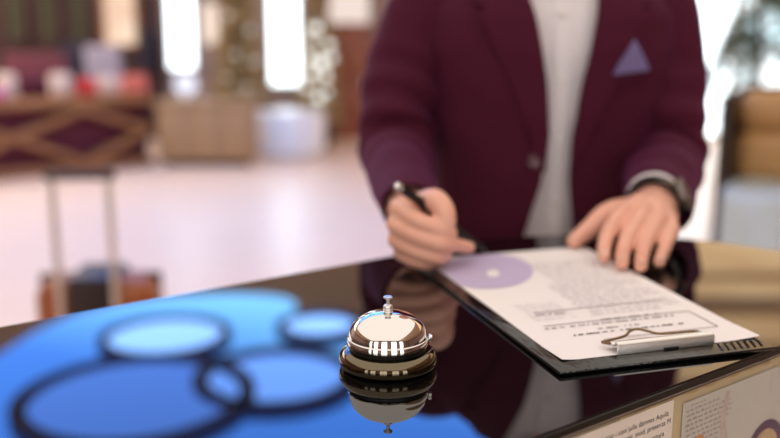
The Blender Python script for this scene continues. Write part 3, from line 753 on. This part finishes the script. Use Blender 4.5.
# breast pocket, pocket square
pk = [on_chest(x, y, .013) for x, y in ((606, 78), (655, 70), (655, 77), (606, 86))]
b = B(); f = poly(b, pk); r = bmesh.ops.extrude_face_region(b, geom=[f]); bmesh.ops.translate(b, vec=(0, -.003, 0), verts=[v for v in r['geom'] if isinstance(v, bmesh.types.BMVert)])
mobj('breast_pocket', b, M['jacket'], jk, smooth=False)
sq = [on_chest(x, y, .016) for x, y in ((612, 75), (619, 63), (627, 51), (634, 39), (639, 48), (645, 60), (649, 70))]
b = B(); f = poly(b, sq); r = bmesh.ops.extrude_face_region(b, geom=[f]); bmesh.ops.translate(b, vec=(0, -.004, 0), verts=[v for v in r['geom'] if isinstance(v, bmesh.types.BMVert)])
mobj('pocket_square', b, M['square'], jk, smooth=False)
for x, y in ((535, 161),):
    b = B(); p = on_chest(x, y, .014); lathe(b, [(0, 0), (.0095, 0), (.010, .002), (.008, .0042), (.006, .0036), (0, .0034)], 24)
    bmesh.ops.transform(b, matrix=Matrix.Translation(p) @ Matrix.Rotation(R(90), 4, 'X'), verts=b.verts[:]); mobj('jacket_button', b, M['button'], jk)
# hip pocket flaps
for s in (-1, 1):
    b = B(); zz = .95; vsx = []
    for i in range(9):
        x = CX + s * (.07 + .07 * i / 8); vsx.append([b.verts.new(surf(z, th_at(x, z, .014), .0165)) for z in (zz, zz + .05)])
    for a, c in zip(vsx, vsx[1:]): b.faces.new((a[0], c[0], c[1], a[1]))
    bmesh.ops.recalc_face_normals(b, faces=b.faces[:]); thick(b, .003); mobj('pocket_flap', b, M['jacket'], jk)
# shirt cuffs
for W_, E_, d0, d1 in ((WL, EL, .010, .045),):
    b = B(); dd = (E_ - W_).normalized(); tube(b, [W_ + dd * d1, W_ + dd * d0], [.0375, .0355], n=32, sm=3, caps=False); thick(b, .002); mobj('shirt_cuff', b, M['shirt'], shirt)
# trousers, shoes
b = B(); loft(b, [(.80, CX, CY + .02, .165, .115), (.90, CX, CY + .02, .172, .118), (.98, CX, CY + .012, .160, .108)])
for s in (-1, 1): tube(b, [(CX + s * .085, CY + .02, .86), (CX + s * .09, CY + .01, .50), (CX + s * .10, CY + .03, .07)], [.092, .072, .062], n=24, roundcap=False)
mobj('trousers', b, M['trouser'])
for s in (-1, 1):
    b = B(); tube(b, [(CX + s * .10, CY + .055, .05), (CX + s * .105, CY - .03, .048), (CX + s * .115, CY - .15, .036)], [.048, .046, .034], n=20, flat=1.0)
    for v in b.verts: v.co.z = max(v.co.z, .004)
    mobj('shoe', b, M['shoe'])

# wristwatch on the left wrist
dd = (EL - WL).normalized(); side = dd.cross(Vector((0, 0, 1))).normalized(); wc = WL - dd * .001 + Vector((.001, 0, 0))
t = thing('wristwatch', 'dark strapped wristwatch with grey dial on the wrist of the resting hand', 'watch', wc)
b = B(); tube(b, [wc - dd * .010, wc + dd * .010], [.0345, .0355], n=36, sm=2, caps=False); thick(b, .003); bmesh.ops.translate(b, vec=-wc, verts=b.verts[:]); obj('strap', b, M['black'], t)
nrm = (Vector((.80, -.42, .40)) - dd * Vector((.80, -.42, .40)).dot(dd)).normalized()
Mx = Matrix((nrm.cross(dd), dd, nrm)).transposed().to_4x4(); Mx.translation = nrm * .0352
b = B(); lathe(b, [(0, 0), (.0195, 0), (.0205, .002), (.0205, .006), (.0185, .0085), (.0170, .0085), (.0170, .0078), (0, .0078)], 40); bmesh.ops.transform(b, matrix=Mx, verts=b.verts[:]); cs = obj('watch_case', b, M['watch_metal'], t)
b = B(); lathe(b, [(0, .0079), (.0168, .0079), (.0168, .0083), (0, .0086)], 40); bmesh.ops.transform(b, matrix=Mx, verts=b.verts[:]); obj('dial', b, M['watch'], cs)

# pen
pa, pb = aty(397.5, 186, .962), atz(486.5, 252.0, zp + .0012)
d = (pb - pa); Lp = d.length; d.normalize()
t = thing('pen', 'slim black pen with silver ends gripped in the writing fist', 'pen', pb)
q = Vector((0, 0, 1)).rotation_difference(-d).to_matrix().to_4x4()
for nm, prof, m in (('barrel', [(0, .010), (.0040, .010), (.0046, .016), (.0046, Lp - .010), (.0042, Lp - .006), (0, Lp - .006)], M['black']), ('tip', [(0, 0), (.0006, .0002), (.0012, .003), (.0036, .010), (0, .0101)], M['steel']), ('end_cap', [(0, Lp - .006), (.0044, Lp - .006), (.0046, Lp - .003), (.0040, Lp + .001), (0, Lp + .002)], M['steel'])):
    b = B(); lathe(b, prof, 24); bmesh.ops.transform(b, matrix=q, verts=b.verts[:]); obj(nm, b, m, t)
b = B(); beam(b, (.0052, 0, Lp - .045), (.0052, 0, Lp - .008), .0022, .0010, up=Vector((0, 1, 0)), bev=.0003); bmesh.ops.transform(b, matrix=q, verts=b.verts[:]); obj('pocket_clip', b, M['black'], t)

# ------------------------------------------------------------------ suitcase
YS = 3.05
top = aty(100, 283, YS); wS = (162 - 38) / F * (YS * 1.03); hS = top.z
t = thing('suitcase', 'orange brown leather trolley suitcase with raised handle on the pale floor', 'suitcase', (top.x - .04, YS + .12, 0), R(4))
hb = hS - .05
b = B(); box(b, (0, 0, .05 + hb / 2), (wS, .22, hb), bev=.075, seg=6); obj('body', b, M['brown_leather'], t)
b = B(); box(b, (0, -.004, .06 + hb * .55), (.17, .232, hb * .93), bev=.01); obj('handle_recess', b, M['dark_leather'], t)
b = B(); box(b, (0, .02, .05 + hb / 2), (wS + .006, .014, hb + .006), bev=.006); obj('zip', b, M['dark_leather'], t)
zt = aty(84, 176, YS).z
hw = (113 - 58) / 2 / F * YS * 1.02
for s in (-1, 1):
    b = B(); tube(b, [(s * hw, -.128, .25), (s * hw, -.128, zt)], .013, n=12, sm=1); obj('handle_rod', b, M['satin'], t).location = (-.012, 0, 0)
b = B(); box(b, (-.012, -.128, zt + .004), (2 * hw + .05, .034, .030), bev=.010, seg=3); obj('handle_grip', b, M['dark_leather'], t)
b = B(); tube(b, [(-.07, .03, hS - .005), (-.05, .03, hS + .006), (.05, .03, hS + .006), (.07, .03, hS - .005)], .009, n=10); obj('carry_handle', b, M['dark_leather'], t)
for sx in (-1, 1):
    for sy in (-1, 1):
        b = B(); lathe(b, [(0, -.012), (.024, -.012), (.026, 0), (.024, .012), (0, .012)], 24); bmesh.ops.transform(b, matrix=Matrix.Translation((sx * (wS / 2 - .06), sy * .075, .026)) @ Matrix.Rotation(R(90), 4, 'Y'), verts=b.verts[:]); w_ = obj('wheel', b, M['black'], t)
        b = B(); box(b, (sx * (wS / 2 - .06), sy * .075, .048), (.034, .03, .03), bev=.005); obj('wheel_housing', b, M['black'], w_)

# ------------------------------------------------------------------ lattice bench on the left
YB = 8.9
G1, G2 = atz(0, 181, 0), atz(153, 166, 0); E1 = (G2 - G1).normalized(); E2 = Vector((-E1.y, E1.x, 0)); bz = aty(140, 99, G2.y).z
def bx(px, py=140, off=0.): return (onplane(px, py, G2 + E2 * off, E2) - G2).dot(E1)
t = thing('lattice_bench', 'plum upholstered bench back with honey wood diamond lattice at the lobby left', 'bench', G2, math.atan2(E1.y, E1.x))
LB = 4.2
b = B(); box(b, (-LB / 2, .33, bz / 2 - .02), (LB, .5, bz - .04), bev=.02); obj('plum_panel', b, M['plum'], t)
b = B(); box(b, (-LB / 2, .28, bz), (LB + .06, .66, .07), bev=.02); obj('top_rail', b, M['wood'], t)
b = B(); box(b, (-LB / 2, .05, .05), (LB + .03, .08, .10), bev=.01); obj('bottom_rail', b, M['wood'], t)
zm, zt_, zl = .40, bz - .07, .10
xe = [bx(14) - 2 * (bx(150) - bx(14)), bx(14) - (bx(150) - bx(14)), bx(14), bx(150)]
for xa, xb_ in zip(xe, xe[1:]):
    xa = max(xa, -LB + .05)
    xm = (xa + xb_) / 2
    for (x0_, z0_, x1_, z1_) in ((xa, zm, xm, zt_), (xm, zt_, xb_, zm), (xa, zm, xm, zl), (xm, zl, xb_, zm)):
        b = B(); beam(b, (x0_, .03, z0_), (x1_, .03, z1_), .07, .15, up=Vector((0, 1, 0)), bev=.008); obj('lattice_strip', b, M['wood'], t)
# oak cabinet to its right
cx0, cx1 = aty(159, 130, 9.5).x, aty(252, 130, 9.5).x; cz = zat(103, 9.4)
t = thing('low_cabinet', 'low tan oak cabinet between the lattice bench and the fir tree', 'cabinet', ((cx0 + cx1) / 2, 9.68, 0)); w = cx1 - cx0
b = B(); box(b, (0, 0, cz / 2 + .03), (w, .5, cz - .08), bev=.01); obj('carcass', b, M['wood_tan'], t)
b = B(); box(b, (0, 0, cz), (w + .06, .56, .045), bev=.01); obj('top', b, M['wood_tan'], t)
b = B(); box(b, (0, .03, .035), (w - .1, .4, .07)); obj('plinth', b, M['wood_dark'], t)
for s in (-1, 0, 1):
    b = B(); box(b, (s * w / 3, -.255, cz / 2 + .03), (w / 3 - .02, .02, cz - .14), bev=.006); dr = obj('door', b, M['wood_tan'], t)
    b = B(); ellipsoid(b, (s * w / 3 + .1, -.28, cz / 2 + .1), (.014, .02, .014), 2); obj('knob', b, M['steel'], dr)
# globe lamp on it
gp = aty(185, 96, 9.6)
t = thing('globe_lamp', 'small white lit globe lamp on the low oak cabinet', 'lamp', (gp.x, 9.66, cz + .0225))
b = B(); ellipsoid(b, (0, 0, .16), (.125, .125, .115), 3); obj('globe', b, G_globe, t)
b = B(); lathe(b, [(0, 0), (.07, 0), (.07, .015), (.03, .025), (.03, .06), (0, .06)], 24); obj('base', b, M['steel'], t)

# soft things along the bench top
def cushion(px, py, wpx, hpx, off, m, label, name='cushion', tilt_=0.):
    p = onplane(px, py, G2 + E2 * off, E2); D = p.y; w, h = wpx / F * D, hpx / F * D
    b = B(); box(b, (0, 0, 0), (w, .16, h), bev=min(w, h, .16) * .32, seg=4)
    for v in b.verts:
        k = (1 - (2 * v.co.x / w) ** 2) * (1 - (2 * v.co.z / h) ** 2); v.co.y *= .45 + .75 * max(0, k)
    o = obj(name, b, m); o.location = (p.x, p.y, bz + .040 + h / 2 + abs(tilt_) * w / 2); o.rotation_euler = (R(-6), tilt_, math.atan2(E1.y, E1.x))
    return tag(o, label, 'cushion', 'cushions along the bench top')
cushion(6, 84, 20, 26, .25, M['cream'], 'cream cushion at the far left end of the lattice bench top')
cushion(34, 82, 34, 22, .42, M['plum'], 'plum cushion on the bench top between the two cream cushions')
cushion(61, 85, 22, 24, .22, M['cream'], 'cream cushion on the bench top left of the red one')
cushion(87, 88, 20, 18, .16, M['red'], 'bright red cushion on the lattice bench top')
cushion(110, 90, 24, 17, .24, M['cream'], 'cream cushion on the bench top between the red and coral ones', tilt_=.1)
cushion(135, 89, 27, 20, .16, M['coral'], 'coral pink cushion at the right end of the bench top')
cushion(-3, 97, 14, 12, .12, M['magenta'], 'small magenta cushion cut by the left edge of the photo')

def chair(px, Y, topz, m, label, w=.5, cat='chair'):
    p = aty(px, 60, Y); t = thing('lounge_chair', label, cat, (p.x, Y + .2, 0))
    b = B(); box(b, (0, .12, .44), (w, .5, .12), bev=.04, seg=3); obj('seat', b, m, t)
    b = B(); box(b, (0, -.16, (topz + .4) / 2), (w, .10, topz - .4), bev=.045, seg=4); obj('backrest', b, m, t)
    for sx in (-1, 1):
        for sy in (-.14, .32):
            b = B(); tube(b, [(sx * (w / 2 - .05), sy, .39), (sx * (w / 2 - .04), sy, .012)], [.022, .014], n=12, sm=1); obj('leg', b, M['wood_dark'], t)
    return t
chair(35, 10.2, zat(54, 10.2), M['mauve'], 'mauve upholstered chair back above the left of the lattice bench', .72)
chair(75, 11.2, zat(43, 11.2), M['navy'], 'dark navy chair standing behind the lattice bench', .36)
chair(102, 10.4, zat(46, 10.4), M['grey'], 'pale lilac grey chair behind the lattice bench, right of the navy one', .42)
p = aty(146, 50, 11.9)
b = B(); box(b, (0, 0, 0), (.16, .12, .52), bev=.02); o = obj('wall_box', b, M['navy']); o.location = (p.x, 12.02 - .06, p.z); tag(o, 'small dark upright box on the wall right of the warm curtained window', 'box')
# cream lamp right of the left daylight window
p = aty(209, 24, 11.9)
t = thing('wall_lamp', 'cream glowing wall lamp right of the left tall daylight window', 'lamp', (p.x, 12.16, p.z))
b = B(); lathe(b, [(0, -.26), (.085, -.26), (.10, 0), (.085, .26), (0, .26)], 24); o = obj('lamp_shade', b, G_lamp, t); o.location = (0, -.16, 0)
b = B(); box(b, (0, -.05, 0), (.08, .08, .16), bev=.01); obj('bracket', b, M['steel'], t)
# pale lit panel above the brown door
x0_, x1_ = xat(327, 12.0, 12), xat(369, 12.0, 12); z0_ = zat(23, 12.0)
t = thing('wall_light', 'wide pinkish white lit wall panel above the brown door', 'lamp', ((x0_ + x1_) / 2, 12.17, z0_ + .35))
b = B(); box(b, (0, -.06, 0), (x1_ - x0_, .10, .7), bev=.02); obj('diffuser', b, glow('pink_white_glow', (1.0, .82, .74), .85), t)
b = B(); box(b, (0, 0, 0), (x1_ - x0_ + .06, .04, .76), bev=.01); obj('frame', b, M['plaster'], t)

# white pouf below the middle window
p = aty(289, 130, 10.4); r = 37 / F * 10.4; hz = zat(112, 10.1)
t = thing('pouf', 'round white pouf on the floor below the middle daylight window', 'pouf', (p.x, 10.4, 0))
b = B(); lathe(b, [(0, .02), (r * .9, .02), (r, .06), (r, hz - .08), (r * .94, hz - .02), (r * .8, hz), (0, hz)], 48); obj('seat', b, M['white'], t)
b = B(); lathe(b, [(0, 0), (r * .85, 0), (r * .85, .03), (0, .03)], 48); obj('base', b, M['steel'], t)

# fir trees with glowing baubles
def fir(px, Y, r0, z0, z1, label, spots, seed):
    random.seed(seed); p = aty(px, 60, Y); t = thing('decorated_fir_tree', label, 'tree', (p.x, Y, 0))
    b = B(); tube(b, [(0, 0, .20), (0, 0, z1 - .1)], [.05, .015], n=10, sm=1); obj('trunk', b, M['bark'], t)
    b = B(); lathe(b, [(0, 0), (.16, 0), (.20, .30), (.17, .30), (.15, .24), (0, .24)], 24); obj('pot', b, M['terracotta'], t)
    b = B()
    for k in range(520):
        f = random.random(); z = z0 + (z1 - z0) * f; rr = r0 * (1 - .75 * f); a = random.uniform(0, 2 * pi); L_ = rr * random.uniform(.75, 1.1)
        e_ = Vector((L_ * cos(a), L_ * sin(a), z - .10 * L_ / r0)); s_ = Vector((.02 * cos(a), .02 * sin(a), z + .06)); pe = Vector((-sin(a), cos(a), 0)) * random.uniform(.04, .09)
        mid = s_.lerp(e_, .55); poly(b, [s_, mid + pe, e_, mid - pe]); poly(b, [s_, mid + Vector((0, 0, .06)), e_, mid - Vector((0, 0, .05))])
    obj('foliage', b, M['fir'], t, smooth=False)
    for (qx, qy, rr) in spots:
        s_ = aty(qx, qy, Y - r0 * .75); b = B(); ellipsoid(b, (s_.x - p.x, s_.y - Y, s_.z), (rr, rr, rr), 2); obj('bauble', b, G_fairy, t)
fir(240, 11.3, .42, .35, 3.0, 'olive fir tree between the two bright windows', [(228, 15, .022), (250, 30, .022), (236, 55, .02), (255, 62, .022), (226, 78, .018), (246, 88, .02)], 1)
fir(318, 11.2, .34, .35, 2.6, 'fir tree with glowing baubles left of the brown door', [(316, 28, .055), (311, 58, .05), (322, 62, .06), (329, 45, .045), (313, 74, .05), (326, 76, .045), (319, 98, .05), (332, 58, .04), (311, 40, .04), (306, 88, .04), (316, 112, .04), (327, 92, .035)], 2)

# ------------------------------------------------------------------ armchair, cloth, palm on the right
YA = 4.6
a0 = aty(726, 140, YA)
t = thing('armchair', 'tan leather armchair with dark wood side under a pale blue throw', 'armchair', (a0.x + .56, YA + .2, 0), R(-24))
zt_ = zat(97, YA); zm_ = zat(137, YA); zs = zat(186, YA)
for s in (-1, 1):
    b = B(); box(b, (s * .45, .02, zt_ / 2 + .02), (.07, .62, zt_ - .04), bev=.02, seg=3); obj('side_frame', b, M['wood_dark'], t)
b = B(); box(b, (0, .26, (zt_ + zs) / 2 - .02), (.84, .08, zt_ - zs + .1), bev=.02); obj('back_frame', b, M['wood_dark'], t)
for zz0, zz1, yy in ((zm_ - .01, zt_ + .01, .12), (zs - .04, zm_, .08)):
    b = B(); box(b, (0, yy, (zz0 + zz1) / 2), (.82, .24, zz1 - zz0), bev=.09, seg=5); obj('back_cushion', b, M['tan_leather'], t)
b = B(); box(b, (0, -.14, zs - .16), (.82, .62, .22), bev=.07, seg=4); obj('seat_cushion', b, M['tan_leather'], t)
for sx in (-1, 1):
    for sy in (-.3, .34):
        b = B(); tube(b, [(sx * .44, sy, .12), (sx * .44, sy, .012)], [.03, .022], n=12, sm=1); obj('leg', b, M['wood_dark'], t)
# throw over seat, hanging in front
b = B(); g = []; ns, nt_ = 40, 30
for i in range(ns + 1):
    x = -.425 + .85 * i / ns; col = []
    for j in range(nt_ + 1):
        s_ = j / nt_ * .95
        if s_ < .42: y, z = .0 - s_, zs - .035 + .05 * max(0, .15 - s_) 
        else: y, z = -.42 - .06 * sin(min(1, (s_ - .42) / .08) * pi / 2), zs - .035 - max(0, s_ - .46)
        y += -.020 * (1 + sin(x * 26 + 2 * sin(s_ * 5))) * min(1, max(0, s_ - .36) * 3); z += .010 * (1 + sin(x * 17 + s_ * 9)) * (1 if s_ < .42 else .2)
        col.append(b.verts.new((x, y, max(z, .03))))
    g.append(col)
for i in range(ns):
    for j in range(nt_): b.faces.new((g[i][j], g[i + 1][j], g[i + 1][j + 1], g[i][j + 1]))
bmesh.ops.recalc_face_normals(b, faces=b.faces[:]); thick(b, .008)
o = obj('throw_blanket', b, M['blue_cloth']); o.location = t.location; o.rotation_euler = t.rotation_euler; tag(o, 'pale blue throw draped over the seat of the tan armchair', 'blanket')
# potted palm
pp = aty(758, 60, 5.9)
t = thing('potted_palm', 'potted palm with hanging olive leaves in front of the right window', 'plant', (pp.x, 5.9, 0))
b = B(); lathe(b, [(0, 0), (.17, 0), (.22, .40), (.20, .42), (.18, .36), (0, .36)], 32); obj('pot', b, M['terracotta'], t)
b = B(); tube(b, [(0, 0, .35), (.02, .01, .9), (-.01, 0, 1.5), (0, 0, 1.95)], [.03, .026, .024, .018], n=10); obj('stem', b, M['bark'], t)
random.seed(21)
for k in range(24):
    a = random.uniform(0, 2 * pi); z = random.uniform(1.2, 1.95); L_ = random.uniform(.35, .6); b = B(); dr = Vector((cos(a), sin(a), 0)); pe = Vector((-sin(a), cos(a), 0))
    def P_(s): return dr * (L_ * s * .62) + Vector((0, 0, z + .20 * sin(s * 2.0) - .62 * s * s))
    for j in range(12):
        s0 = j / 12; s1 = (j + 1) / 12
        w0, w1 = .006, .006
        poly(b, [P_(s0) + pe * w0, P_(s1) + pe * w1, P_(s1) - pe * w1, P_(s0) - pe * w0])
        for sg in (-1, 1):
            m_ = P_(s0 + .04); l_ = .17 * (1 - abs(s0 - .45)); q_ = m_ + pe * sg * l_ * .75 + dr * l_ * .4 - Vector((0, 0, l_ * .5)); wv_ = dr * .014
            poly(b, [m_ - wv_, m_ + wv_, q_ + wv_ * .6 - pe * sg * .02, q_])
    obj('frond', b, M['leaf'], t, smooth=False)

# ------------------------------------------------------------------ camera
cam = bpy.data.cameras.new('camera'); co = bpy.data.objects.new('camera', cam); C.objects.link(co)
co.location = (0, 0, CAMZ); co.rotation_euler = (pi / 2 - PITCH, 0, 0)
cam.sensor_width = 36; cam.lens = F / 780 * 36; cam.clip_start = .02; cam.clip_end = 100
cam.dof.use_dof = True; cam.dof.focus_distance = .705; cam.dof.aperture_fstop = 2.5
S.camera = co
w = bpy.data.worlds.new('world'); S.world = w; w.use_nodes = True; w.node_tree.nodes['Background'].inputs[0].default_value = (.8, .85, .9, 1); w.node_tree.nodes['Background'].inputs[1].default_value = .5
S.view_settings.view_transform = 'Standard'; S.view_settings.look = 'None'; S.view_settings.gamma = 1; S.view_settings.exposure = .12; S.view_settings.use_curve_mapping = False
S.cycles.use_denoising = True; S.cycles.max_bounces = 8; S.cycles.diffuse_bounces = 4; S.cycles.glossy_bounces = 6; S.cycles.sample_clamp_indirect = 6
